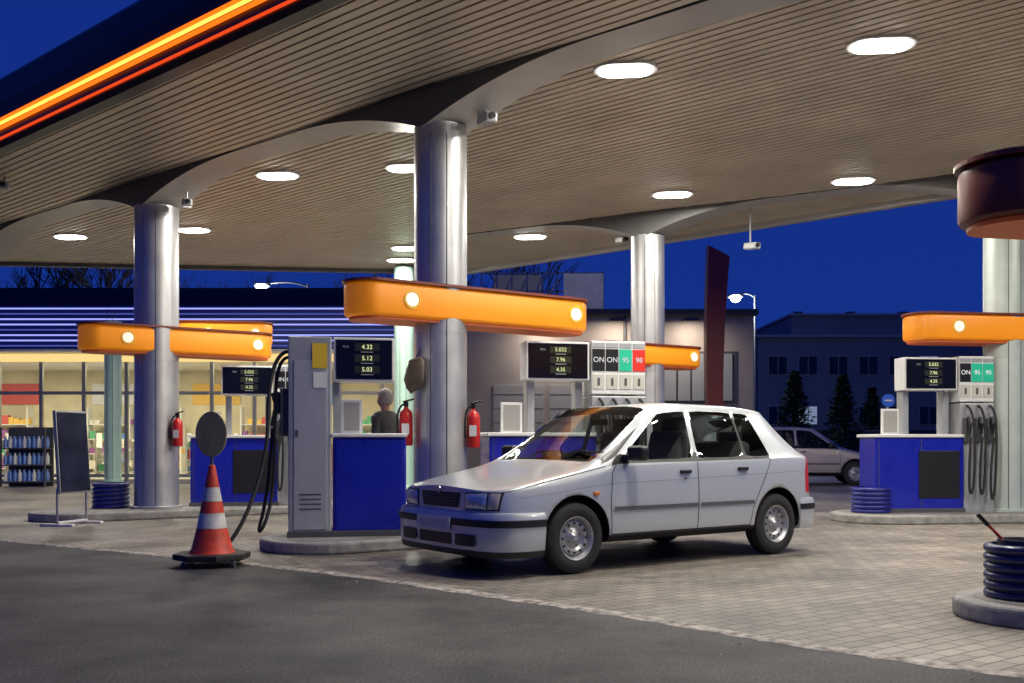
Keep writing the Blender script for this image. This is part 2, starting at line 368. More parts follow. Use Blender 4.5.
def screen(g,x0,x1,z0,z1,y,rows):
    cx=(x0+x1)/2; cz=(z0+z1)/2
    box('display_housing',(cx,y+.13,cz),(x1-x0,.30,z1-z0),M_white,g,.012)
    box('display_glass',(cx,y-.024,cz),(x1-x0-.05,.012,z1-z0-.05),M_screen,g,.003)
    for k,(t,s) in enumerate(rows):
        zz=z1-.10-k*(z1-z0-.10)/len(rows)*.98
        text('display_digits',t,(cx+.03,y-.034,zz),s*.72,M_digit,g)
        box('display_window',(cx+.03,y-.0315,zz),(.26,.003,.080),mat('display_window',(.03,.035,.02),.2),g)
        box('display_caption',(cx+.03,y-.034,zz-.052),(.13,.003,.007),mat('caption_grey',(.4,.4,.4),.5),g)
    text('side_caption','PLN',(cx-.19,y-.034,z1-.10),.035,mat('caption_grey',(.4,.4,.4),.5),g)
def nozzle(g,x,y,z,m=M_black):
    box('nozzle_body',(x,y,z),(.035,.07,.17),m,g,.012,rot=(R(-18),0,0))
    box('nozzle_grip',(x,y-.04,z-.08),(.03,.03,.16),m,g,.01,rot=(R(12),0,0))
    tube('nozzle_spout',[(x,y+.02,z+.07),(x,y-.0,z+.13),(x,y+.06,z+.15)],.011,M_chrome,g)
def unitR(p,ang,labels,z0=.125,blackpanel=True):
    g=grp('fuel_dispenser',(p[0],p[1],0),ang)
    box('base_cabinet',(0,0,(z0+1.18)/2),(1.30,.5,1.18-z0),M_blue,g,.015)
    box('base_plinth',(0,0,z0+.03),(1.34,.52,.06),M_dgrey,g,.005)
    box('base_top',(0,0,1.20),(1.36,.56,.045),M_white,g,.01)
    if blackpanel: box('base_door',(.28,-.256,.66),(.60,.012,.66),M_black,g,.004)
    for x in(-.60,.02): box('base_joint',(x,-.2525,.66),(.008,.006,.98),M_dgrey,g)
    box('post_left',(-.10,.05,1.52),(.09,.18,.62),M_grey,g,.01); box('post_right',(.50,.05,1.52),(.09,.18,.62),M_grey,g,.01)
    box('poster_frame',(-.34,-.05,1.40),(.26,.03,.36),M_white,g,.005); box('poster',(-.34,-.067,1.40),(.20,.006,.30),mat('poster_grey',(.35,.34,.32),.4),g)
    screen(g,-.20,.58,1.84,2.30,-.18,[('5.032',.09),('7.96',.09),('4.35',.09)])
    n=len(labels); x0=.60
    Wd=max(n*.17,.5)
    box('hose_cabinet',(x0+Wd/2,0,(z0+1.66)/2),(Wd,.46,1.66-z0),M_grey,g,.012)
    box('label_housing',(x0+Wd/2,-.02,2.0),(Wd,.40,.64),M_white,g,.01)
    for k,(t,m_) in enumerate(labels):
        cx=x0+Wd*(k+.5)/n
        box('grade_label',(cx,-.224,2.09),(Wd/n-.012,.012,.26),m_,g,.002)
        text('grade_text',t,(cx,-.234,2.09),.088,M_text,g)
        box('grade_header',(cx,-.224,2.265),(Wd/n-.02,.010,.05),M_grey,g)
        box('number_plate',(cx,-.224,1.83),(Wd/n-.03,.010,.17),mat('plate_cream',(.55,.53,.46),.5),g)
        box('plate_digit',(cx,-.231,1.83),(.03,.004,.09),M_dgrey,g)
        box('nozzle_boot',(cx,-.25,1.28),(.095,.07,.34),M_dgrey,g,.012)
        nozzle(g,cx,-.31,1.38)
        xx=cx+random.uniform(-.02,.02); zb=.30+random.uniform(0,.12)
        tube('hose',[(cx,-.25,1.62),(cx+.03,-.36,1.60),(xx+.05,-.38,1.1),(xx+.04,-.36,.6),(xx+.02,-.35,zb),(xx-.03,-.36,zb),(xx-.045,-.37,.7),(cx,-.36,1.18)],.017,M_rubber,g)
    return g
BL=('ON',M_blklab); G95=('95',M_greenlab); R98=('98',M_redlab)
uv=Vector((math.cos(U),math.sin(U)))
unitR(B+uv*1.34,R(14),[BL,BL,G95,R98])
unitR(A+uv*1.20,R(12),[BL,BL,G95])
unitR(W(911,14.2),R(6),[BL,G95,G95])
p=W(346,10.62)
g=grp('fuel_dispenser',(p[0],p[1],0),R(10))
z0=.125
box('tall_cabinet',(-.37,0,(z0+2.20)/2),(.44,.50,2.20-z0),M_grey,g,.015)
box('cabinet_door',(-.365,-.256,1.08),(.34,.012,1.75),mat('door_grey',(.44,.45,.47),.35,.3,var=.06),g,.006)
box('sticker_yellow',(-.27,-.266,2.0),(.15,.004,.26),M_yellow,g); box('sticker_white',(-.27,-.2665,1.75),(.13,.004,.16),M_white,g)
for k in range(4): box('door_vent',(-.365,-.264,.42+.05*k),(.22,.006,.014),M_dgrey,g)
box('lock',(-.50,-.266,1.2),(.03,.01,.07),M_dgrey,g,.003)
box('plinth',(0.02,0,z0+.03),(1.24,.53,.07),M_dgrey,g,.005)
box('base_cabinet',(.24,0,(z0+1.16)/2),(.76,.48,1.16-z0),M_blue,g,.02)
box('base_frame',(.24,-.243,.66),(.70,.012,.94),M_blue,g,.01)
box('base_top',(.24,0,1.18),(.78,.54,.04),M_white,g,.01)
box('post_left',(-.10,.05,1.5),(.07,.2,.62),M_grey,g,.01)
box('poster_frame',(.06,-.05,1.38),(.22,.03,.36),M_white,g,.005); box('poster',(.06,-.068,1.38),(.16,.006,.30),mat('poster_grey',(.3,.3,.3),.4),g)
screen(g,-.13,.50,1.74,2.20,-.20,[('4.32',.09),('5.12',.09),('5.03',.09)])
for k in range(3):
    y=-.14+.13*k
    box('nozzle_boot',(-.63,y,1.42),(.09,.09,.5),M_dgrey,g,.015)
    box('nozzle_body',(-.70,y,1.52),(.09,.04,.22),M_black,g,.015,rot=(0,R(-15),0))
    box('nozzle_grip',(-.74,y,1.38),(.035,.035,.22),M_black,g,.012,rot=(0,R(10),0))
tube('hose',[(-.60,-.14,2.05),(-.72,-.18,2.02),(-.80,-.25,1.6),(-.78,-.28,1.15),(-.86,-.35,.75),(-.98,-.5,.38),(-1.12,-.62,.12),(-1.22,-.66,.03),(-1.3,-.6,.03)],.020,M_rubber,g)
tube('hose',[(-.60,-.02,2.0),(-.70,-.06,1.98),(-.74,-.10,1.55),(-.72,-.14,.95),(-.75,-.20,.5),(-.84,-.28,.2),(-.92,-.2,.16),(-.8,-.1,.5),(-.76,-.02,1.25)],.018,M_rubber,g)

def extinguisher(x,y,z,h=.46,r=.075):
    g=grp('fire_extinguisher',(x,y,z))
    lathe('cylinder',[(0,0),(r*.9,0),(r,.02),(r,h*.72),(r*.85,h*.82),(r*.35,h*.9),(r*.3,h*.95),(0,h*.95)],M_red,g,20)
    box('valve',(0,0,h),(.05,.05,.06),M_black,g,.01); box('lever',(.03,-.02,h+.04),(.13,.025,.02),M_black,g,.005,rot=(0,R(-15),0))
    tube('hose',[(-.02,0,h),(-.10,-.02,h*.95),(-r-.03,-.03,h*.6),(-r-.01,-.03,.1)],.012,M_black,g)
    box('label',(0,-r,h*.4),(.08,.006,.12),M_white,g); box('bracket',(0,r*.9,h*.5),(.06,.05,.3),M_dgrey,g)
extinguisher(-.8-.37,11.05,1.07); extinguisher(-.8+.37,11.12,1.05)
extinguisher(A.x+.38,14.8,1.05); 
g=grp('glove_bag',(B.x-.27,B.y-.24,1.66),R(-40))
vs=[];fs=[]
rings=[(.36,.10,.03),(.33,.11,.04),(.24,.12,.06),(.12,.14,.07),(.04,.10,.05),(0,.03,.02)]
for zi,(zz,a_,b_) in enumerate(rings):
    for k in range(12):
        t=2*math.pi*k/12; jj=1+.14*math.sin(3*t+zi*1.3); vs.append((a_*math.cos(t)*jj+.03*math.sin(zi),b_*math.sin(t)*jj,zz+.02*math.cos(t+zi)))
for i in range(5):
    for k in range(12): fs.append((i*12+k,i*12+(k+1)%12,(i+1)*12+(k+1)%12,(i+1)*12+k))
fs.append(tuple(range(12))[::-1]); fs.append(tuple(range(60,72)))
mk('bag',vs,fs,mat('brown_bag',(.11,.08,.06),.6,var=.3,vscale=12),g,True); tube('strap',[(0,0,.34),(.03,.05,.45),(0,.1,.52)],.008,M_black,g)

def ribbed(x,y,z,r=.24,h=.44,stick=False):
    g=grp('washer_bucket_stand',(x,y,z))
    pr=[(0,0),(r*.9,0)]; n=6
    for i in range(n):
        za=h*i/n; zb=h*(i+1)/n; 
        for k in range(7):
            a=-math.pi/2+math.pi*k/6; pr.append((r*.90+r*.10*math.cos(a),(za+zb)/2+(zb-za)*.46*math.sin(a)))
    pr+=[(r*.86,h),(r*.8,h+.0),(r*.8,h-.1),(0,h-.1)]
    lathe('ribbed_drum',pr,M_navy if stick else M_drum,g,36)
    if stick:
        tube('squeegee_handle',[(-.02,.0,h-.1),(-.16,.02,h+.06),(-.27,.02,h+.17)],.010,M_red,g,False)
        box('squeegee_grip',(-.25,.02,h+.15),(.026,.026,.1),M_black,g,.008,rot=(0,R(-44),0))
        lathe('bucket',[(0,h-.08),(r*.6,h-.08),(r*.66,h+.03),(r*.62,h+.03),(r*.56,h-.06)],M_dgrey,g,24)
ribbed(*W(1024,6.3),.125,.235,.34,True)
ribbed(*W(871,14.0),.125,.27,.36)
ribbed(*W(111,15.0),.125,.27,.38)

x,y=W(212,9.0)
g=grp('traffic_cone',(x,y,0))
base=[(.34*math.cos(R(22.5+45*k)),.34*math.sin(R(22.5+45*k))) for k in range(8)]
prism('rubber_base',base,.06,.115,M_rubber,g,bev=.012)
for k in range(4):
    a=R(45+90*k+10); xx,yy=.29*math.cos(a),.29*math.sin(a)
    cyl('castor',(xx,yy,.033),.033,.03,M_dgrey,g,14,(R(90),0,R(30*k)))
    box('castor_fork',(xx,yy,.06),(.04,.04,.03),M_chrome,g)
def cr_(z): return .175-(z-.115)*.150/.80
prf=[(cr_(.115)+.03,.115),(cr_(.15)+.012,.15)]+[(cr_(z),z) for z in(.34,.47,.58,.70,.78,.90)]+[(0,.91)]
lathe('cone_body',prf,[M_ored,M_cwhite],g,36,mi=[0,0,1,0,1,0,0,0])
for z in(.34,.47,.58,.70): lathe('sleeve_edge',[(cr_(z)+.002,z-.004),(cr_(z)+.003,z+.004)],M_cwhite,g,36)
cyl('pole',(0,0,1.0),.014,.3,M_dgrey,g,10)
o8=[(.140*math.cos(2*math.pi*k/28),.205*math.sin(2*math.pi*k/28)) for k in range(28)]
prism('warning_paddle',o8,-.015,.015,M_olive,g,loc=(0,-.02,1.18),rot=(R(90),0,0),bev=.005)

x,y=W(72,13.4)
g=grp('poster_stand',(x,y,0),R(76))
box('board',(0,0,.98),(.62,.05,1.10),M_grey,g,.01,rot=(R(-4),0,0)); box('poster',(0,-.030,.98),(.57,.012,1.05),mat('poster_navy',(.012,.015,.035),.3,var=.6,vscale=3),g,rot=(R(-4),0,0))
box('poster_back',(0,.030,.98),(.55,.012,1.02),MATS['poster_navy'],g,rot=(R(-4),0,0))
for s in(-1,1):
    tube('leg',[(s*.29,0,.5),(s*.29,0,.04)],.016,M_chrome,g,False); box('foot',(s*.29,0,.02),(.07,.50,.035),M_white,g,.01)
box('base_bar',(0,0,.05),(.58,.06,.03),M_white,g,.005)

def build_car(name,loc,ang,paint,scale=1.0):
    g=grp(name,loc,ang); g.scale=(scale,)*3
    glass=MATS.get('car_glass') or glassmat('car_glass',(.76,.80,.80),0,1.28)
    sts=[('L',.00,0,.0,.70,0),('L',.008,0,.34,.70,0),('L',.035,0,.60,.70,0),('L',.11,0,.735,.71,0),('L',.27,0,.785,.74,0),('L',.52,0,.80,.79,0),
         ('L',.82,0,.812,.845,0),('L',1.08,0,.818,.905,0),
         ('C',1.17,1.74,.82,.90,1.378),('C',1.27,1.83,.82,.905,1.392),('C',2.13,2.16,.822,.915,1.420),('C',2.19,2.215,.822,.915,1.422),
         ('C',2.80,2.76,.822,.925,1.415),('C',2.83,2.79,.822,.925,1.413),('C',3.16,2.99,.82,.93,1.402),('C',3.44,3.22,.812,.935,1.375),
         ('L',3.70,0,.79,.965,0),('L',3.80,0,.755,.91,0),('L',3.855,0,.56,.86,0),('L',3.87,0,.0,.85,0)]
    NR=11; rows=[]
    for (t,xl,xu,w_,zt,zr) in sts:
        r=[]
        k=min(1,w_/.6)
        if t=='L':
            ze=zt-.030*k
            yz=[(w_-.05*k,.20),(w_-.008*k,.28),(w_,.45),(w_,.55),(w_-.010*k,ze-.11),(w_-.025*k,ze-.02),(w_-.055*k,ze),(w_*.87,ze+.008),(w_*.79,ze+.014),(w_*.42,zt-.004),(0,zt)]
            for j,(yy,zz) in enumerate(yz):
                xx=xl
                if abs(xl-1.08)<.01 and j>=7: xx=xl-.09*(1-(yy/.7)**2)
                if abs(xl-3.70)<.01 and j>=7: xx=xl+.04*(1-(yy/.7)**2)
                r.append((xx,yy,zz))
        else:
            wr=.585
            yz=[(w_-.05,.20),(w_-.008,.28),(w_,.45),(w_,.55),(w_-.010,zt-.12),(w_-.028,zt-.025),(w_-.045,zt+.0),(wr+.045,zr-.085),(wr+.0,zr-.025),(wr*.6,zr-.004),(0,zr)]
            for j,(yy,zz) in enumerate(yz):
                xx=xl if j<=6 else xu
                if j>=8 and xl<1.25: xx-=.05*(1-(yy/.6)**2)
                if j>=8 and xl>3.3: xx+=.03*(1-(yy/.6)**2)
                r.append((xx,yy,zz))
        rows.append(r)
    vs=[];fs=[];mi=[]
    ring=2*NR-1
    for r in rows:
        vs+=[(x,-y,z) for x,y,z in r]
        vs+=[(x,y,z) for x,y,z in reversed(r[:-1])]
    def cellmat(i,j):
        if j in(8,9) and i in(7,15): return 1
        if j==6 and i in(9,11,13): return 1
        if j==6 and i in(12,7): return 2
        if j==5 and 8<=i<=13: return 2
        if j==0: return 2
        if j in(3,4) and i in(16,17): return 3
        return 0
    for i in range(len(rows)-1):
        for k in range(ring):
            k2=(k+1)%ring
            fs.append((i*ring+k,(i+1)*ring+k,(i+1)*ring+k2,i*ring+k2))
            j=k if k<NR-1 else (2*NR-3-k if k<ring-1 else -1)
            mi.append(2 if j==-1 else cellmat(i,j))
    me=bpy.data.meshes.new('body'); me.from_pydata(vs,[],fs)
    for p_,m_ in zip(me.polygons,mi): p_.material_index=m_; p_.use_smooth=True
    bm=bmesh.new(); bm.from_mesh(me)
    bm.verts.ensure_lookup_table()
    cl=bm.edges.layers.float.new('crease_edge'); vl=bm.verts.layers.float.new('crease_vert')
    idx={}
    for i in range(len(rows)):
        for k in range(ring):
            j=k if k<NR else 2*NR-2-k
            idx[bm.verts[i*ring+k]]=(i,j)
    for e in bm.edges:
        ms={f.material_index for f in e.link_faces}
        if 1 in ms and len(ms)>1: 
            e[cl]=1.0
            for v in e.verts: v[vl]=.9
        (i0,j0),(i1,j1)=idx[e.verts[0]],idx[e.verts[1]]
        if j0==j1==6 and max(i0,i1)<=8: e[cl]=max(e[cl],.55)
        if j0==j1==8 and 8<=min(i0,i1): e[cl]=max(e[cl],.45)
        if j0==j1==5 and min(i0,i1)>=8: e[cl]=max(e[cl],.7)
        if j0==j1==3 : e[cl]=max(e[cl],.2)
        if i0==i1==15 and min(j0,j1)>=7: e[cl]=max(e[cl],.8)
        if i0==i1==16 and min(j0,j1)>=4: e[cl]=max(e[cl],.6)
    bmesh.ops.remove_doubles(bm,verts=bm.verts,dist=1e-4); bmesh.ops.recalc_face_normals(bm,faces=bm.faces)
    bm.to_mesh(me); bm.free()
    for m_ in(paint,glass,M_black,M_red): me.materials.append(m_)
    ob=bpy.data.objects.new('body',me); COL.objects.link(ob)
    s=ob.modifiers.new('s','SUBSURF'); s.levels=2; s.render_levels=2
    dg=bpy.context.evaluated_depsgraph_get(); dg.update()
    me2=bpy.data.meshes.new_from_object(ob.evaluated_get(dg)); ob.modifiers.clear(); ob.data=me2
    bm=bmesh.new(); bm.from_mesh(me2); bvh=BVHTree.FromBMesh(bm); bm.free()
    FX,RX=.79,3.235; TR=.287
    cm=bmesh.new()
    for cx in(FX,RX):
        for sy in(-1,1):
            mt=Matrix.Translation((cx,sy*.78,.30))@Matrix.Rotation(R(90),4,'X')
            bmesh.ops.create_cone(cm,cap_ends=True,segments=48,radius1=.335,radius2=.335,depth=.46,matrix=mt)
    cme=bpy.data.meshes.new('c'); cm.to_mesh(cme); cm.free(); cme.materials.append(M_black)
    cob=bpy.data.objects.new('c',cme); COL.objects.link(cob)
    bmod=ob.modifiers.new('b','BOOLEAN'); bmod.object=cob; bmod.operation='DIFFERENCE'; bmod.solver='EXACT'
    dg=bpy.context.evaluated_depsgraph_get(); dg.update()
    me3=bpy.data.meshes.new_from_object(ob.evaluated_get(dg)); ob.modifiers.clear(); ob.data=me3
    bpy.data.objects.remove(cob)
    for p_ in me3.polygons:
        c=p_.center
        for cx in(FX,RX):
            dd=math.hypot(c.x-cx,c.z-.30)
            if dd<.338 and abs(c.y)<.79 and (abs(abs(c.y)-.55)<.01 or abs(dd-.335)<.006 and abs(p_.normal.y)<.3): p_.material_index=2; p_.use_smooth=False
    ob.parent=g
    def side(s_,z_,off,sg=-1):
        h=bvh.ray_cast(Vector((s_,sg*2,z_)),Vector((0,-sg,0)))
        if h[0] is None: return None
        return h[0]+h[1]*off if h[1].dot(Vector((0,sg,0)))>0 else h[0]-h[1]*off
    def front(y_,z_,off):
        h=bvh.ray_cast(Vector((-2,y_,z_)),Vector((1,0,0)))
        if h[0] is None: return Vector((0,y_,z_))
        n_=h[1] if h[1].x<0 else -h[1]
        return h[0]+n_*off
    def ribbon(nm,pts,wd,off,m_,sg=-1):
        P=[]
        for i in range(len(pts)-1):
            a=Vector(pts[i]);b_=Vector(pts[i+1]); n=max(1,int((b_-a).length/.04))
            for k in range(n): P.append(a.lerp(b_,k/n))
        P.append(Vector(pts[-1])); vs=[];fs=[]
        for i,q in enumerate(P):
            t=(P[min(i+1,len(P)-1)]-P[max(i-1,0)]).normalized(); nn=Vector((-t.y,t.x))*wd/2
            for sgn in(1,-1):
                r=side(q.x+nn.x*sgn,q.y+nn.y*sgn,off,sg)
                if r is None: r=Vector((q.x,sg*.8,q.y))
                vs.append(r)
        for i in range(len(P)-1): fs.append((2*i,2*i+1,2*i+3,2*i+2))
        mk(nm,vs,fs,m_,g,True)
    def patch(nm,c4,off,m_,fn,nu=8,nv=5,eo=.001):
        vs=[];fs=[]
        for a in range(nu+1):
            for b_ in range(nv+1):
                u_=a/nu;v_=b_/nv
                q=(Vector(c4[0])*(1-u_)+Vector(c4[1])*u_)*(1-v_)+(Vector(c4[3])*(1-u_)+Vector(c4[2])*u_)*v_
                edge=a in(0,nu) or b_ in(0,nv)
                r=fn(q.x,q.y,eo if edge else off)
                vs.append(r)
        for a in range(nu):
            for b_ in range(nv): fs.append((a*(nv+1)+b_,(a+1)*(nv+1)+b_,(a+1)*(nv+1)+b_+1,a*(nv+1)+b_+1))
        mk(nm,vs,fs,m_,g,True)
    M_gap=mat('shut_line',(.01,.01,.01),.8); M_hl=mat('headlamp_glass',(.62,.66,.70),.10,.45,coat=1,var=.15,vscale=30); M_amb=mat('amber_lens',(.7,.2,.02),.25)
    M_mould=mat('moulding_grey',(.10,.10,.105),.5)
    for sg in(-1,1):
        ribbon('door_gap_front',[(1.215,.875),(1.16,.80),(1.135,.55),(1.15,.30)],.008,.0015,M_gap,sg)
        ribbon('door_gap_mid',[(2.165,.885),(2.16,.6),(2.15,.30)],.009,.0015,M_gap,sg)
        ribbon('door_gap_rear',[(3.15,.90),(3.08,.78),(2.95,.58),(2.87,.44),(2.84,.30)],.008,.0015,M_gap,sg)
        ribbon('door_gap_sill',[(1.15,.30),(2.84,.30)],.008,.0015,M_gap,sg)
        ribbon('sill_trim',[(1.13,.245),(2.88,.245)],.05,.006,M_black,sg)
        ribbon('side_moulding',[(1.165,.51),(2.14,.51)],.034,.012,M_mould,sg); ribbon('side_moulding_rear',[(2.175,.51),(2.88,.51)],.034,.012,M_mould,sg)
        ribbon('waist_crease_shade',[(.25,.62),(1.1,.715),(3.6,.78)],.006,.0012,mat('crease_shade',(.36,.37,.38),.4),sg)  # thin strip colours in the shade line of the waist crease
        ribbon('bonnet_gap',[(.14,.665),(.5,.742),(.85,.808),(1.10,.858)],.006,.0015,M_gap,sg)
        for s_,z_ in((2.00,.80),(2.74,.815)):
            r=side(s_,z_,.012,sg); box('door_handle',r,(.13,.025,.032),M_black,g,.008)
        r=side(.98,.64,.006,sg); 
        if r: box('side_repeater',r,(.06,.02,.028),M_amb,g,.006)
        box('mirror_housing',(1.36,sg*.895,.965),(.11,.19,.125),M_black,g,.035,seg=3); box('mirror_arm',(1.33,sg*.81,.93),(.09,.08,.05),M_black,g,.012)
        if sg==-1: cyl('door_lock',side(2.0,.745,.004,sg),.012,.01,M_dgrey,g,12,(R(90),0,0))
    for sg in(-1,1):
        patch('headlamp_surround',[(sg*.355,.520),(sg*.700,.525),(sg*.703,.668),(sg*.355,.660)],.003,M_black,front,16,5,.003)
        patch('headlamp',[(sg*.368,.532),(sg*.60,.535),(sg*.60,.657),(sg*.368,.648)],.024,M_hl,front,10,5,.008)
        patch('indicator',[(sg*.612,.535),(sg*.690,.538),(sg*.692,.657),(sg*.612,.657)],.018,mat('indicator_lens',(.66,.56,.44),.12,.2,coat=1),front,6,4,.009)
    patch('grille',[(-.27,.535),(.27,.535),(.295,.655),(-.295,.655)],.004,M_black,front,14,4,.003)
    for z_ in(.56,.585,.61,.635):
        patch('grille_bar',[(-.26,z_-.003),(.26,z_-.003),(.26,z_+.003),(-.26,z_+.003)],.014,M_dgrey,front,12,2,.006)
    patch('grille_trim',[(-.30,.656),(.30,.656),(.302,.668),(-.302,.668)],.010,M_chrome,front,12,2,.004)
    cyl('badge',front(0,.672,.012),.026,.010,M_chrome,g,20,(0,R(90),0))
    def sweep(nm,path,prof,m_):
        P=[];pt=[Vector(p_) for p_ in path]
        for i in range(len(pt)-1):
            p0=pt[max(i-1,0)];p1=pt[i];p2=pt[i+1];p3=pt[min(i+2,len(pt)-1)]
            for k in range(5):
                t=k/5; P.append(.5*((2*p1)+(p2-p0)*t+(2*p0-5*p1+4*p2-p3)*t*t+(3*p1-p0-3*p2+p3)*t**3))
        P.append(pt[-1]); vs=[];fs=[];n=len(prof)
        for i,q in enumerate(P):
            t=(P[min(i+1,len(P)-1)]-P[max(i-1,0)]).normalized(); nn=Vector((t.y,-t.x))
            for o_,z_ in prof: vs.append((q.x+nn.x*o_,q.y+nn.y*o_,z_))
        for i in range(len(P)-1):
            for k in range(n-1): fs.append((i*n+k,i*n+k+1,(i+1)*n+k+1,(i+1)*n+k))
        fs.append(tuple(range(n))); fs.append(tuple(range((len(P)-1)*n,len(P)*n))[::-1])
        o=mk(nm,vs,fs,m_,g,True)
        bm=bmesh.new(); bm.from_mesh(o.data); bmesh.ops.recalc_face_normals(bm,faces=bm.faces)
        for e in bm.edges:
            if len(e.link_faces)==2 and e.calc_face_angle(0)>.7: e.smooth=False
        bm.to_mesh(o.data); bm.free()
    fp=[(.46,.772),(.30,.782),(.14,.752),(.045,.64),(.003,.36),(-.01,0)]; fp=fp+[(a,-b_) for a,b_ in reversed(fp[:-1])]
    fpath=[(a,-b_) for a,b_ in fp]
    t=(Vector(fpath[6])-Vector(fpath[4])).normalized(); 
    if Vector((t.y,-t.x)).x>0: fpath=fpath[::-1]
    sweep('front_bumper',fpath,[(-.05,.185),(.015,.19),(.030,.22),(.040,.32),(.045,.40),(.044,.475),(.03,.505),(-.03,.515)],paint)
    sweep('bumper_strip',fpath,[(.02,.395),(.052,.40),(.055,.43),(.052,.455),(.02,.46)],M_black)
    sweep('bumper_spoiler',fpath,[(-.04,.16),(.02,.165),(.032,.21),(.02,.215)],M_black)
    rp=[(3.57,.775),(3.68,.775),(3.80,.745),(3.865,.60),(3.885,.3),(3.89,0)]; rp=rp+[(a,-b_) for a,b_ in reversed(rp[:-1])]
    t=(Vector(rp[6])-Vector(rp[4])).normalized()
    if Vector((t.y,-t.x)).x<0: rp=rp[::-1]
    sweep('rear_bumper',rp,[(-.05,.22),(.015,.23),(.03,.27),(.035,.40),(.033,.49),(.02,.52),(-.04,.53)],paint)
    sweep('rear_bumper_strip',rp,[(.02,.41),(.043,.415),(.045,.44),(.043,.465),(.02,.47)],M_black)
    for y0,y1 in((-.55,-.30),(-.24,.24),(.30,.55)):
        vs=[];fs=[]
        for k in range(7):
            y_=y0+(y1-y0)*k/6; x_=-.054+.18*max(0,abs(y_)-.2)**2+.0
            vs+=[(x_+.004,y_,.245),(x_+.002,y_,.335)]
        for k in range(6): fs.append((2*k,2*k+2,2*k+3,2*k+1))
        mk('air_intake',vs,fs,M_black,g)
    box('number_plate',(-.066,0,.405),(.012,.50,.105),mat('plate_white',(.62,.62,.60),.4,var=.06,vscale=9),g,.003)
    box('plate_blank',(-.0735,.0,.405),(.002,.40,.06),mat('plate_grey',(.50,.50,.50),.5),g)
    M_rim=mat('steel_rim',(.46,.47,.48),.35,.7,var=.15,vscale=10)
    for cx in(FX,RX):
        for sg in(-1,1):
            wg=grp('wheel',(cx,sg*.715,TR)); wg.parent=g
            rot=(R(90) if sg<0 else R(-90),0,0)
            lathe('tyre',[(.170,-.08),(.25,-.085),(.278,-.07),(.287,-.045),(.287,.045),(.278,.068),(.25,.084),(.19,.082),(.172,.070),(.170,-.08)],M_rubber,wg,48,None,rot)
            lathe('rim',[(.0,.062),(.03,.062),(.045,.045),(.085,.030),(.105,.048),(.135,.046),(.145,.03),(.150,.045),(.166,.076),(.175,.080),(.178,.072),(.176,-.07)],M_rim,wg,48,None,rot)
            lathe('hub_cap',[(0,.074),(.022,.072),(.030,.060)],M_rim,wg,24,None,rot)
            bmh=bmesh.new()
            for k in range(12):
                a=2*math.pi*k/12
                bmesh.ops.create_circle(bmh,cap_ends=True,segments=12,radius=.0125,matrix=Matrix.Translation((.119*math.cos(a),.119*math.sin(a),.0495)))
            for k in range(4):
                a=2*math.pi*k/4+.4; bmesh.ops.create_circle(bmh,cap_ends=True,segments=8,radius=.008,matrix=Matrix.Translation((.062*math.cos(a),.062*math.sin(a),.0415)))
            mh=bpy.data.meshes.new('holes'); bmh.to_mesh(mh); bmh.free(); fin('rim_holes',mh,M_black,wg,False,None,rot)
    for cx in(FX,RX): cyl('axle',(cx,0,TR),.04,1.3,M_black,g,10,(R(90),0,0))
    M_int=mat('interior_cloth',(.07,.07,.075),.9,var=.2,vscale=15); M_seat=mat('seat_cloth',(.16,.155,.15),.9,var=.2,vscale=12)
    box('floor_pan',(2.1,0,.36),(2.3,1.3,.25),M_int,g,.03)
    box('dashboard',(1.30,0,.80),(.34,1.36,.20),M_int,g,.07,seg=3)
    for sg in(-1,1):
        box('front_seat_cushion',(1.95,sg*.34,.55),(.5,.48,.18),M_seat,g,.06,seg=3); box('front_seat_back',(2.23,sg*.34,.87),(.15,.46,.60),M_seat,g,.06,rot=(0,R(14),0),seg=3)
        box('headrest',(2.33,sg*.34,1.21),(.10,.26,.15),M_seat,g,.04,rot=(0,R(10),0),seg=3)
        box('rear_headrest',(3.10,sg*.34,1.10),(.09,.26,.12),M_seat,g,.035,seg=3)
        box('door_card',(2.1,sg*.73,.66),(1.9,.05,.44),M_int,g,.02)
    box('rear_seat_back',(3.03,0,.82),(.15,1.16,.5),M_seat,g,.06,rot=(0,R(12),0),seg=3); box('rear_seat_cushion',(2.75,0,.55),(.5,1.16,.18),M_seat,g,.05,seg=3)
    sw=[(.18*math.cos(2*math.pi*k/20),.18*math.sin(2*math.pi*k/20),0) for k in range(20)]
    o=tube('steering_wheel',sw,.014,M_black,g,False,True); o.location=(1.60,-.34,.90); o.rotation_euler=(0,R(-65),0)
    box('steering_hub',(1.60,-.34,.90),(.04,.16,.08),M_black,g,.015,rot=(0,R(25),0))
    box('rear_mirror',(1.72,0,1.24),(.03,.22,.06),M_black,g,.012)
    for y_ in(-.42,.12):
        tube('wiper',[(1.06,y_+.05,.925),(1.12,y_-.0,.975),(1.13,y_-.3,.975)],.008,M_black,g,False)
    return g
M_paintW=mat('car_paint_pale',(.58,.62,.65),.30,.35,coat=.6)
CA=R(36); CS=1.045
lw=Vector((.52,8.38))
rx=Vector((math.cos(CA),math.sin(CA))); ry=Vector((-math.sin(CA),math.cos(CA)))
org=lw-(rx*.79-ry*.76)*CS
build_car('parked_car',(org.x,org.y,.004),CA,M_paintW,CS)
M_paintS=mat('car_paint_beige',(.46,.40,.38),.3,.3,coat=1)
x,y=W(880,26.6)
build_car('parked_car',(x+.1,y,.004),R(170),M_paintS,1.08)

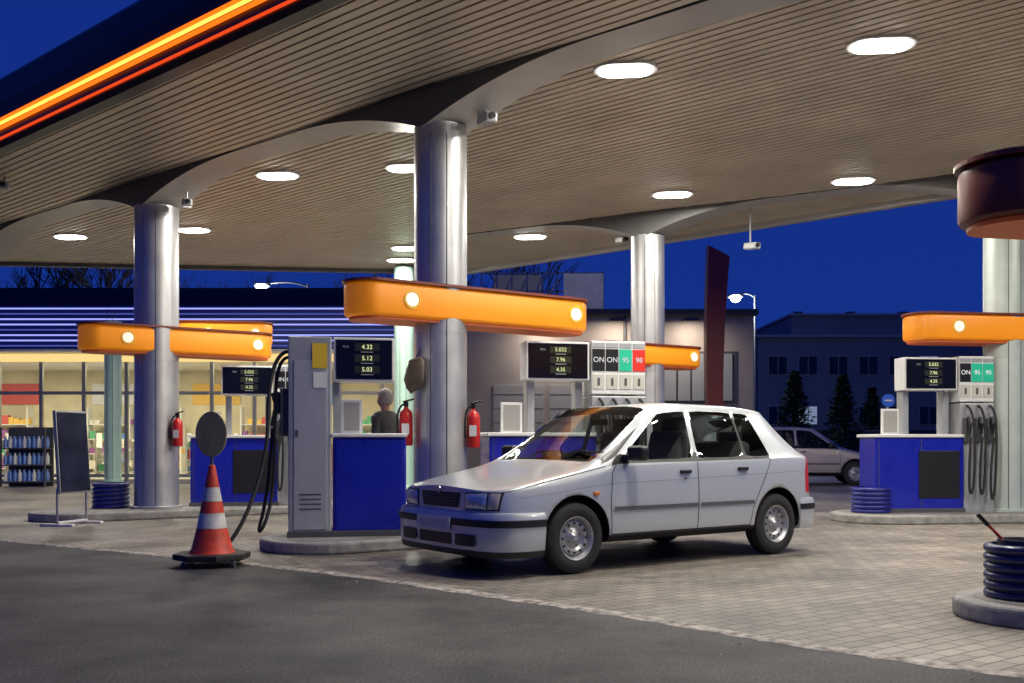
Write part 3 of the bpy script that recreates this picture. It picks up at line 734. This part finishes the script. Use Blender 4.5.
SB=27.0
sg_=grp('station_shop',(0,SB,0),0)
M_shopwall=mat('shop_panel',(.25,.27,.30),.5,var=.05); M_blueclad=mat('blue_cladding',(.02,.035,.16),.4)
M_bneon=emat('blue_light_strip',(.34,.38,1.0),1.3); M_bneon2=emat('blue_light_strip_dim',(.12,.16,.75),.55)
M_alu=mat('mullion_alu',(.34,.34,.32),.4,.4)
XL,XR=-20,-2.6
box('rear_wall',((XL+XR)/2,7.0,2.2),(XR-XL,.3,4.4),mat('shop_inner_wall',(.66,.60,.42),.8,var=.15,vscale=1),sg_)
box('left_wall',(XL,3.5,2.2),(.3,7,4.4),M_shopwall,sg_); box('right_wall',(XR,3.5,2.2),(.3,7,4.4),M_shopwall,sg_)
box('roof',((XL+XR)/2,3.5,3.68),(XR-XL,7.2,.25),M_white,sg_)
box('floor',((XL+XR)/2,3.5,.06),(XR-XL,7,.12),mat('tile_floor',(.45,.42,.36),.35,var=.1),sg_)
box('fascia_core',((XL+XR)/2,-.35,4.15),(XR-XL+.6,.6,1.15),M_blueclad,sg_,.03)
for k in range(8):
    zz=3.66+.14*k
    box('light_strip',((XL+XR)/2,-.67,zz),(XR-XL+.5,.03,.035),M_bneon if k in(1,2,4,5,7) else M_bneon2,sg_)
box('soffit',((XL+XR)/2,-.35,3.53),(XR-XL,.9,.06),M_white,sg_)
box('soffit_light_band',((XL+XR)/2,-.06,3.40),(XR-XL-.3,.08,.22),emat('yellow_light_band',(1,.72,.28),1.0),sg_)
x_=XL+.4; 
while x_<XR:
    box('mullion',(x_,0,1.7),(.09,.10,3.3),M_alu,sg_); x_+=1.15
for zz in(.22,2.45): box('transom',((XL+XR)/2,0.0,zz),(XR-XL,.08,.09),M_alu,sg_)
glassmat('shop_glass',(.8,.84,.82),.02)
mk('glazing',[(XL,.02,.1),(XR,.02,.1),(XR,.02,3.3),(XL,.02,3.3)],[(0,1,2,3)],MATS['shop_glass'],sg_)
box('roof_plant',(-11,3,5.0),(16,4,.9),mat('dark_parapet',(.03,.035,.06),.7),sg_,.03)
cols=[(.6,.1,.08),(.1,.25,.6),(.75,.7,.6),(.1,.4,.2),(.8,.5,.1),(.75,.75,.8),(.3,.1,.3),(.7,.68,.6)]
GM=[mat('goods_%d'%i,c,.5) for i,c in enumerate(cols)]
def shelf(x,y,wd,n=4,parent=sg_,h=2.0):
    g=parent
    vs=[];fs=[];mi=[]
    def bx(cx,cy,cz,sx_,sy_,sz_,m_):
        b0=len(vs)
        for dx in(-.5,.5):
            for dy in(-.5,.5):
                for dz in(-.5,.5): vs.append((cx+dx*sx_,cy+dy*sy_,cz+dz*sz_))
        for f in((0,1,3,2),(4,6,7,5),(0,4,5,1),(2,3,7,6),(0,2,6,4),(1,5,7,3)): fs.append(tuple(b0+q for q in f)); mi.append(m_)
    for k in range(n):
        z_=.25+k*(h-.25)/n
        bx(x,y,z_,wd,.4,.03,8)
        xx=x-wd/2+.06; c_=random.randrange(8)
        while xx<x+wd/2-.05:
            if random.random()<.25: c_=random.randrange(8)
            if random.random()<.12: xx+=.15; continue
            w_=random.uniform(.10,.24); hh=random.uniform(.12,.30)
            bx(xx+w_/2,y-.08,z_+.016+hh/2,w_*.92,.22,hh,c_); xx+=w_
    for s in(-1,1): bx(x+s*wd/2,y,h/2+.1,.04,.42,h,8)
    mk('shelf_with_goods',vs,fs,GM+[M_white],g,mi=mi)
for i in (0,1,3,4,6,8,9): shelf(XL+1.5+i*1.7,6.4,1.4,4,h=2.2)
for i in range(5): shelf(XL+5.6+i*2.7,3.0,1.4,3,h=1.3)
for i in range(4): box('wall_poster',(XL+3.2+3.4*i,6.82,2.75),(1.6,.04,.7),GM[[0,5,4,1][i]],sg_)
box('counter',(-6,4.0,.6),(3.5,.7,1.0),mat('counter_wood',(.4,.22,.1),.4),sg_,.02)
for i in range(3):
    l=bpy.data.lights.new('shop_light','AREA'); l.shape='RECTANGLE'; l.size=4.5; l.size_y=.6; l.energy=290; l.color=(1,.88,.64)
    lo=bpy.data.objects.new('shop_light',l); COL.objects.link(lo); lo.parent=sg_; lo.location=(XL+3+i*5.8,3.2,3.45)
og=grp('bottle_display_rack',(*W(27,25.3),0),0)
for s in(-1,1): 
    for t in(-1,1): box('upright',(s*.55,t*.22,.75),(.04,.04,1.5),M_dgrey,og)
for k in range(3):
    box('tray',(0,0,.12+.42*k),(1.1,.44,.03),M_dgrey,og)
    for i in range(9):
        for j in(0,1): lathe('bottle',[(0,0),(.05,0),(.052,.18),(.02,.25),(.02,.29),(0,.29)],mat('blue_bottle',(.12,.25,.6),.2) if (i+k)%3 else M_white,og,10,(-.48+.12*i,-.12+.2*j,.14+.42*k))
box('rack_back',(0,.24,.75),(1.14,.02,1.5),M_dgrey,og)
rb=grp('service_building',(0,32,0),0)
x0,x1=-1.6,7.75
box('walls',((x0+x1)/2,4,2.6),(x1-x0,8,5.2),M_taupe,rb,.03)
box('parapet',((x0+x1)/2,3.9,5.28),(x1-x0+.2,8.2,.18),M_dgrey,rb,.02)
for i in range(6):
    xx=4.6+i*.45
    box('window',(xx,-.045,3.2),(.38,.06,1.5),mat('dim_window',(.25,.27,.28),.2,emit=(.5,.45,.35),es=.10),rb,.01)
box('window_frame',(5.75,-.01,3.2),(2.9,.04,1.66),M_dgrey,rb)
for xx in(.2,2.0): 
    box('garage_door',(xx,-.02,1.5),(1.6,.06,2.9),mat('garage_panel',(.32,.32,.31),.5,var=.06),rb,.01)
    for k in range(6): box('door_rib',(xx,-.055,.4+.45*k),(1.56,.012,.02),M_dgrey,rb)
box('downpipe',(3.6,-.06,2.6),(.09,.09,5.1),M_dgrey,rb,.02)
for xx in(1.0,3.3,5.6):  # invented wall lamps, added to brighten this building's front
    box('added_wall_lamp',(xx,-.75,4.95),(.5,.22,.10),M_dgrey,rb,.02); box('added_lamp_arm',(xx,-.35,5.0),(.05,.8,.05),M_dgrey,rb)
    l=bpy.data.lights.new('added_wall_light','AREA'); l.size=.4; l.energy=70; l.color=(1,.86,.70)
    lo=bpy.data.objects.new('added_wall_light',l); COL.objects.link(lo); lo.parent=rb; lo.location=(xx,-.8,4.89); lo.rotation_euler=(R(12),0,0)
tg=grp('rooftop_sign_frame',(0,33,0),0)
xa,xb=-1.0,3.0
for i in range(9):
    xx=xa+(xb-xa)*i/8
    box('upright',(xx,0,6.0),(.06,.06,1.5),M_grey,tg)
    if i<8:
        L=(xb-xa)/8
        tube('brace',[(xx,0,5.4),(xx+L,0,6.6)],.025,M_grey,tg,False)
for zz in(5.5,6.1,6.7): box('rail',((xa+xb)/2,0,zz),(xb-xa,.06,.06),M_grey,tg)
box('sign_panel',(2.35,-.1,6.1),(1.3,.05,1.15),mat('banner',(.45,.42,.45),.5,emit=(.5,.5,.6),es=.12,var=.5,vscale=2),tg)
box('sign_panel_dark',(.2,.1,6.15),(1.6,.05,1.0),mat('banner2',(.2,.2,.25),.5,emit=(.5,.5,.6),es=.06,var=.5,vscale=2),tg)

ob_=grp('office_building',(0,58,0),0)
x0,x1=14.3,30
M_ow=mat('office_wall',(.15,.17,.23),.8,var=.08,vscale=.5)
M_re=mat('roof_edge',(.25,.27,.33),.6); M_of=mat('office_frame',(.22,.24,.30),.6)
box('walls',((x0+x1)/2,6,3.6),(x1-x0,12,7.2),M_ow,ob_,.05)
box('upper_storey',((16.5+x1)/2,6,7.9),(x1-16.5,10,1.4),M_ow,ob_,.05); box('roof_edge',((x0+x1)/2,5.9,7.28),(x1-x0+.4,12.4,.16),M_re,ob_)
box('roof_edge_top',((16.5+x1)/2,5.9,8.66),(x1-16.5+.3,10.3,.12),M_re,ob_)
M_wd=mat('dark_window',(.01,.012,.02),.15); M_wl=mat('lit_window',(.3,.3,.3),.3,emit=(.55,.7,1),es=.30)
for r in range(2):
    for i in range(9):
        xx=x0+1.1+i*1.75; zz=5.6-2.9*r
        box('window_frame',(xx,-.03,zz),(1.15,.06,1.15),M_of,ob_); 
        box('window',(xx,-.07,zz),(1.02,.04,1.02),M_wl if (i*3+r)%11==4 else M_wd,ob_); box('window_bar',(xx,-.10,zz),(.05,.02,1.02),M_of,ob_)
for i in range(3): box('chimney',(18+3.3*i,5,9.0),(.5,.5,.7),M_dgrey,ob_)
fw=grp('boundary_wall',(0,44,0),0)
box('wall',(20,0,.8),(28,.25,1.6),mat('dark_wall',(.07,.075,.09),.8,var=.2,vscale=1),fw); box('coping',(20,0,1.64),(28,.33,.08),M_dgrey,fw)
bh=grp('warehouse_building',(0,52,0)); box('walls',(-20,5,3.4),(34,10,6.8),mat('dark_building',(.03,.035,.05),.8),bh); box('roof_edge',(-20,4.9,6.9),(34.4,10.4,.2),M_dgrey,bh)
for i in range(10): box('window',(-35+3.2*i,-.04,5.7),(1.4,.06,1.0),M_wd,bh)

x,y=W(717,24)
g=grp('price_totem_blade',(x,y,0),R(5)); vs=[];fs=[]
prof=[]
for k in range(13):
    t=k/12; z_=t*Z(252,24); cxx=.10*math.sin(t*math.pi)*-1+.02; hw=.15+.11*t
    prof.append((cxx-hw,z_+(.14 if k==12 else 0),cxx+hw,z_-(.12 if k==12 else 0)))
for a in prof:
    vs+=[(a[0],-.12,a[1]),(a[2],-.12,a[3]),(a[2],.12,a[3]),(a[0],.12,a[1])]
for i in range(12):
    for k in range(4): fs.append((i*4+k,i*4+(k+1)%4,(i+1)*4+(k+1)%4,(i+1)*4+k))
fs.append((48,49,50,51))
mk('blade',vs,fs,mat('totem_red',(.13,.014,.014),.35,coat=.3),g)

def lamp(px,py,d,armpx,pole_px):
    x,y=W(pole_px,d); z=Z(py,d); g=grp('street_lamp',(x,y,0))
    lathe('pole',[(.10,0),(.10,.6),(.06,.7),(.045,z+.1),(0,z+.1)],M_dgrey,g,12)
    ax=(armpx-pole_px)/F*d
    tube('arm',[(0,0,z),(ax*.3,0,z+.25),(ax*.7,0,z+.2),(ax,0,z+.08)],.035,M_dgrey,g)
    box('head',(ax,0,z+.07),(.6,.25,.12),M_dgrey,g,.04)
    lathe('bulb',[(0,-.2),(.15,-.14),(.22,0),(.16,.08),(0,.08)],emat('street_light_glow',(.85,.93,1),40),g,16,(ax,-.12,z))
    l=bpy.data.lights.new('bulb_light','POINT'); l.energy=600; l.color=(.8,.9,1); l.shadow_soft_size=.2
    lo=bpy.data.objects.new('bulb_light',l); COL.objects.link(lo); lo.parent=g; lo.location=(ax,-.1,z-.45)
lamp(735,298,40,735,755); lamp(262,287,38,262,308)

x,y=W(888,20); g=grp('traffic_sign',(x,y,0))
M_sb=mat('sign_blue',(.02,.08,.5),.4,emit=(.05,.15,.6),es=.2)
cyl('post',(0,.02,1.0),.03,2.0,M_chrome,g,12); cyl('sign_face',(0,-.02,1.95),.13,.02,M_sb,g,24,(R(90),0,0))
box('sub_plate',(0,-.02,1.62),(.24,.02,.26),M_sb,g,.005); box('arrow',(0,-.035,1.62),(.05,.01,.18),M_white,g); box('bar',(0,-.035,1.95),(.16,.01,.03),M_white,g)

M_leaf=mat('conifer_foliage',(.012,.028,.016),.9); M_leaf2=mat('conifer_foliage_light',(.03,.06,.03),.9); M_bark=mat('bark',(.05,.04,.03),.9,var=.2)
def conifer(px,d,ztop,rad,n=2600):
    x,y=W(px,d); g=grp('conifer_tree',(x,y,0))
    lathe('trunk',[(.14,0),(.09,ztop*.5),(.02,ztop*.95),(0,ztop*.95)],M_bark,g,8)
    vs=[];fs=[];mi=[]
    for k in range(n):
        t=random.random()**.8; z_=.25+t*(ztop-.25); a=random.uniform(0,6.283)
        lim=rad*(1-t)**.75*(.78+.28*math.sin(a*5+z_*4)+.12*math.sin(a*11-z_*9)); rr=lim*(1-random.random()**2*.6)
        c=Vector((rr*math.cos(a),rr*math.sin(a),z_-.15*rr)); s=random.uniform(.06,.15)
        d1=Vector((math.cos(a),math.sin(a),random.uniform(-.2,.7))).normalized()*s*1.8; d2=Vector((-math.sin(a),math.cos(a),random.uniform(-.5,.5)))*s*.6
        b0=len(vs); vs+=[c-d2,c+d2,c+d1]; fs.append((b0,b0+1,b0+2)); mi.append(1 if random.random()<.3 else 0)
    mk('foliage',vs,fs,[M_leaf,M_leaf2],g,mi=mi)
conifer(795,42,Z(372,42),1.15); conifer(843,42,Z(376,42),1.1); conifer(872,46,Z(388,46),.9,1800)
hg=grp('hedge',(0,41,0)); vs=[];fs=[];mi=[]
for k in range(5200):
    xx=random.uniform(10,19); hh=1.2+.35*math.sin(xx*2.1)+.25*math.sin(xx*5.3); c=Vector((xx,random.uniform(-.5,.5),random.uniform(0,1)**.7*hh)); s=random.uniform(.05,.12)
    d1=Vector((random.uniform(-1,1),random.uniform(-1,1),random.uniform(-.3,1))).normalized()*s; d2=Vector((random.uniform(-1,1),random.uniform(-1,1),random.uniform(-1,1))).normalized()*s
    b0=len(vs); vs+=[c,c+d1,c+d2]; fs.append((b0,b0+1,b0+2)); mi.append(1 if random.random()<.35 else 0)
mk('leaves',vs,fs,[M_leaf,M_leaf2],hg,mi=mi)
def baretree(x,y,h):
    g=grp('bare_tree',(x,y,0)); vs=[];fs=[]
    def seg(a,b_,r0,r1):
        d=(b_-a).normalized(); u=d.orthogonal().normalized(); v=d.cross(u); b0=len(vs)
        for c,r in((a,r0),(b_,r1)):
            for k in range(4): t=k*math.pi/2; vs.append(c+u*r*math.cos(t)+v*r*math.sin(t))
        for k in range(4): fs.append((b0+k,b0+(k+1)%4,b0+4+(k+1)%4,b0+4+k))
    def grow(a,d,l,r,n):
        m_=a+d*l*.5+Vector((random.uniform(-1,1),random.uniform(-1,1),0))*l*.05; b_=a+d*l
        seg(a,m_,r,r*.85); seg(m_,b_,r*.85,r*.7)
        if n==0: return
        for k in range(3 if n>1 else 4):
            nd=(d+Vector((random.uniform(-1,1),random.uniform(-1,1),random.uniform(-.2,.6)))*.62).normalized()
            grow(a+(b_-a)*random.uniform(.55,1),nd,l*random.uniform(.6,.8),r*.6,n-1)
    grow(Vector((0,0,0)),Vector((0,0,1)),h*.36,h*.018,5)
    mk('branches',vs,fs,M_bark,g)
for i in range(12): baretree(-25+i*2.3+random.uniform(-.6,.6),44+random.uniform(-2,2),random.uniform(9.5,12.0))

def skin(name,nodes,edges,m_,parent,sub=2):
    bm=bmesh.new(); L=bm.verts.layers.skin.verify(); vv=[]
    for i,(c,r) in enumerate(nodes):
        v=bm.verts.new(c); rr=r if isinstance(r,tuple) else (r,r); v[L].radius=rr; v[L].use_root=(i==0); vv.append(v)
    for a,b_ in edges: bm.edges.new((vv[a],vv[b_]))
    me=bpy.data.meshes.new(name); bm.to_mesh(me); bm.free(); me.materials.append(m_)
    o=bpy.data.objects.new(name,me); COL.objects.link(o); o.parent=parent
    s=o.modifiers.new('skin','SKIN'); s.use_smooth_shade=True; s2=o.modifiers.new('sub','SUBSURF'); s2.levels=sub; s2.render_levels=sub
    return o
M_skin=mat('skin_tone',(.42,.26,.19),.55); M_jk=mat('jacket_grey',(.06,.065,.07),.8,var=.2,vscale=20,bump=.3,bscale=30); M_tr=mat('trousers_dark',(.03,.03,.04),.85); M_hair=mat('grey_hair',(.36,.35,.33),.8,var=.35,vscale=60)
x,y=W(386,12.4)
pg=grp('man_standing',(x,y,.004),R(150))
skin('jacket',[((0,0,.98),(.15,.19)),((0,0,1.12),(.14,.18)),((.01,0,1.28),(.14,.20)),((0,0,1.42),(.11,.17)),((0,0,1.50),(.06,.06)),
  ((0,.19,1.43),.065),((-.02,.24,1.16),.052),((.12,.22,.96),.040),((0,-.19,1.43),.065),((-.02,-.24,1.16),.052),((.10,-.22,.95),.040),((0,0,.86),(.14,.18))],
  [(0,1),(1,2),(2,3),(3,4),(3,5),(5,6),(6,7),(3,8),(8,9),(9,10),(0,11)],M_jk,pg)
skin('trousers',[((0,0,.90),(.12,.15)),((0,.10,.82),.09),((.02,.11,.48),.062),((0,.11,.10),.048),((0,-.10,.82),.09),((.03,-.11,.48),.062),((.01,-.11,.10),.048)],
  [(0,1),(1,2),(2,3),(0,4),(4,5),(5,6)],M_tr,pg)
for s in(-1,1):
    box('shoe',(.06,s*.11,.045),(.28,.10,.09),M_black,pg,.035,seg=3)
    hx,hy,hz=(.15,s*.22,.92)
    skin('hand',[((hx-.02,hy,hz+.03),.026),((hx+.02,hy,hz-.02),(.018,.036)),((hx+.04,hy,hz-.06),(.014,.036))],[(0,1),(1,2)],M_skin,pg,1)
    for f in range(4):
        yy=hy-.03+.02*f; l=[.065,.075,.072,.055][f]
        skin('finger',[((hx+.035,yy,hz-.055),.009),((hx+.05,yy,hz-.055-l*.5),.008),((hx+.04,yy,hz-.055-l),.007)],[(0,1),(1,2)],M_skin,pg,1)
    skin('thumb',[((hx+.02,hy-s*.03,hz-.01),.010),((hx+.05,hy-s*.05,hz-.04),.009),((hx+.06,hy-s*.045,hz-.07),.008)],[(0,1),(1,2)],M_skin,pg,1)
cyl('neck',(.01,0,1.53),.052,.12,M_skin,pg,20)
bm=bmesh.new(); bmesh.ops.create_uvsphere(bm,u_segments=32,v_segments=24,radius=1)
for v in bm.verts:
    x_,y_,z_=v.co
    X=x_*.098; Y=y_*.076; ZZ=z_*.118
    if z_<-.2: X+=.012*(x_>0); Y*=1-.25*(-z_-.2)
    if x_>.55 and abs(y_)<.22: X+=.022*math.exp(-((z_+.12)/.16)**2)*(1-abs(y_)/.22)
    if x_>.5 and abs(abs(y_)-.38)<.18: X-=.008*math.exp(-((z_-.08)/.12)**2)
    v.co=(X,Y,ZZ)
me=bpy.data.meshes.new('head'); bm.to_mesh(me); bm.free(); fin('head',me,M_skin,pg,True,(.02,0,1.645))
bm=bmesh.new(); bmesh.ops.create_uvsphere(bm,u_segments=32,v_segments=24,radius=1)
for v in bm.verts:
    n_=1+.03*math.sin(v.co.x*23)*math.sin(v.co.y*19)
    v.co=Vector((v.co.x*.108,v.co.y*.088,v.co.z*.127))*n_
dl=[v for v in bm.verts if (v.co.x>.045 and v.co.z<.062) or (v.co.z<-.085) or (v.co.x>.02 and v.co.z<-.01)]
bmesh.ops.delete(bm,geom=dl,context='VERTS')
me=bpy.data.meshes.new('hair'); bm.to_mesh(me); bm.free(); fin('hair',me,M_hair,pg,True,(.012,0,1.652))
for s in(-1,1):
    box('ear',(.02,s*.084,1.64),(.035,.014,.06),M_skin,pg,.006); lathe('eye',[(0,-.01),(.01,-.005),(.011,0),(.01,.005),(0,.01)],M_white,pg,10,(.102,s*.030,1.655)); lathe('iris',[(0,0),(.005,0)],M_black,pg,8,(.113,s*.030,1.655),(0,R(90),0))
box('mouth',(.112,0,1.585),(.01,.045,.008),mat('lips',(.30,.12,.10),.6),pg,.003)
print('done')
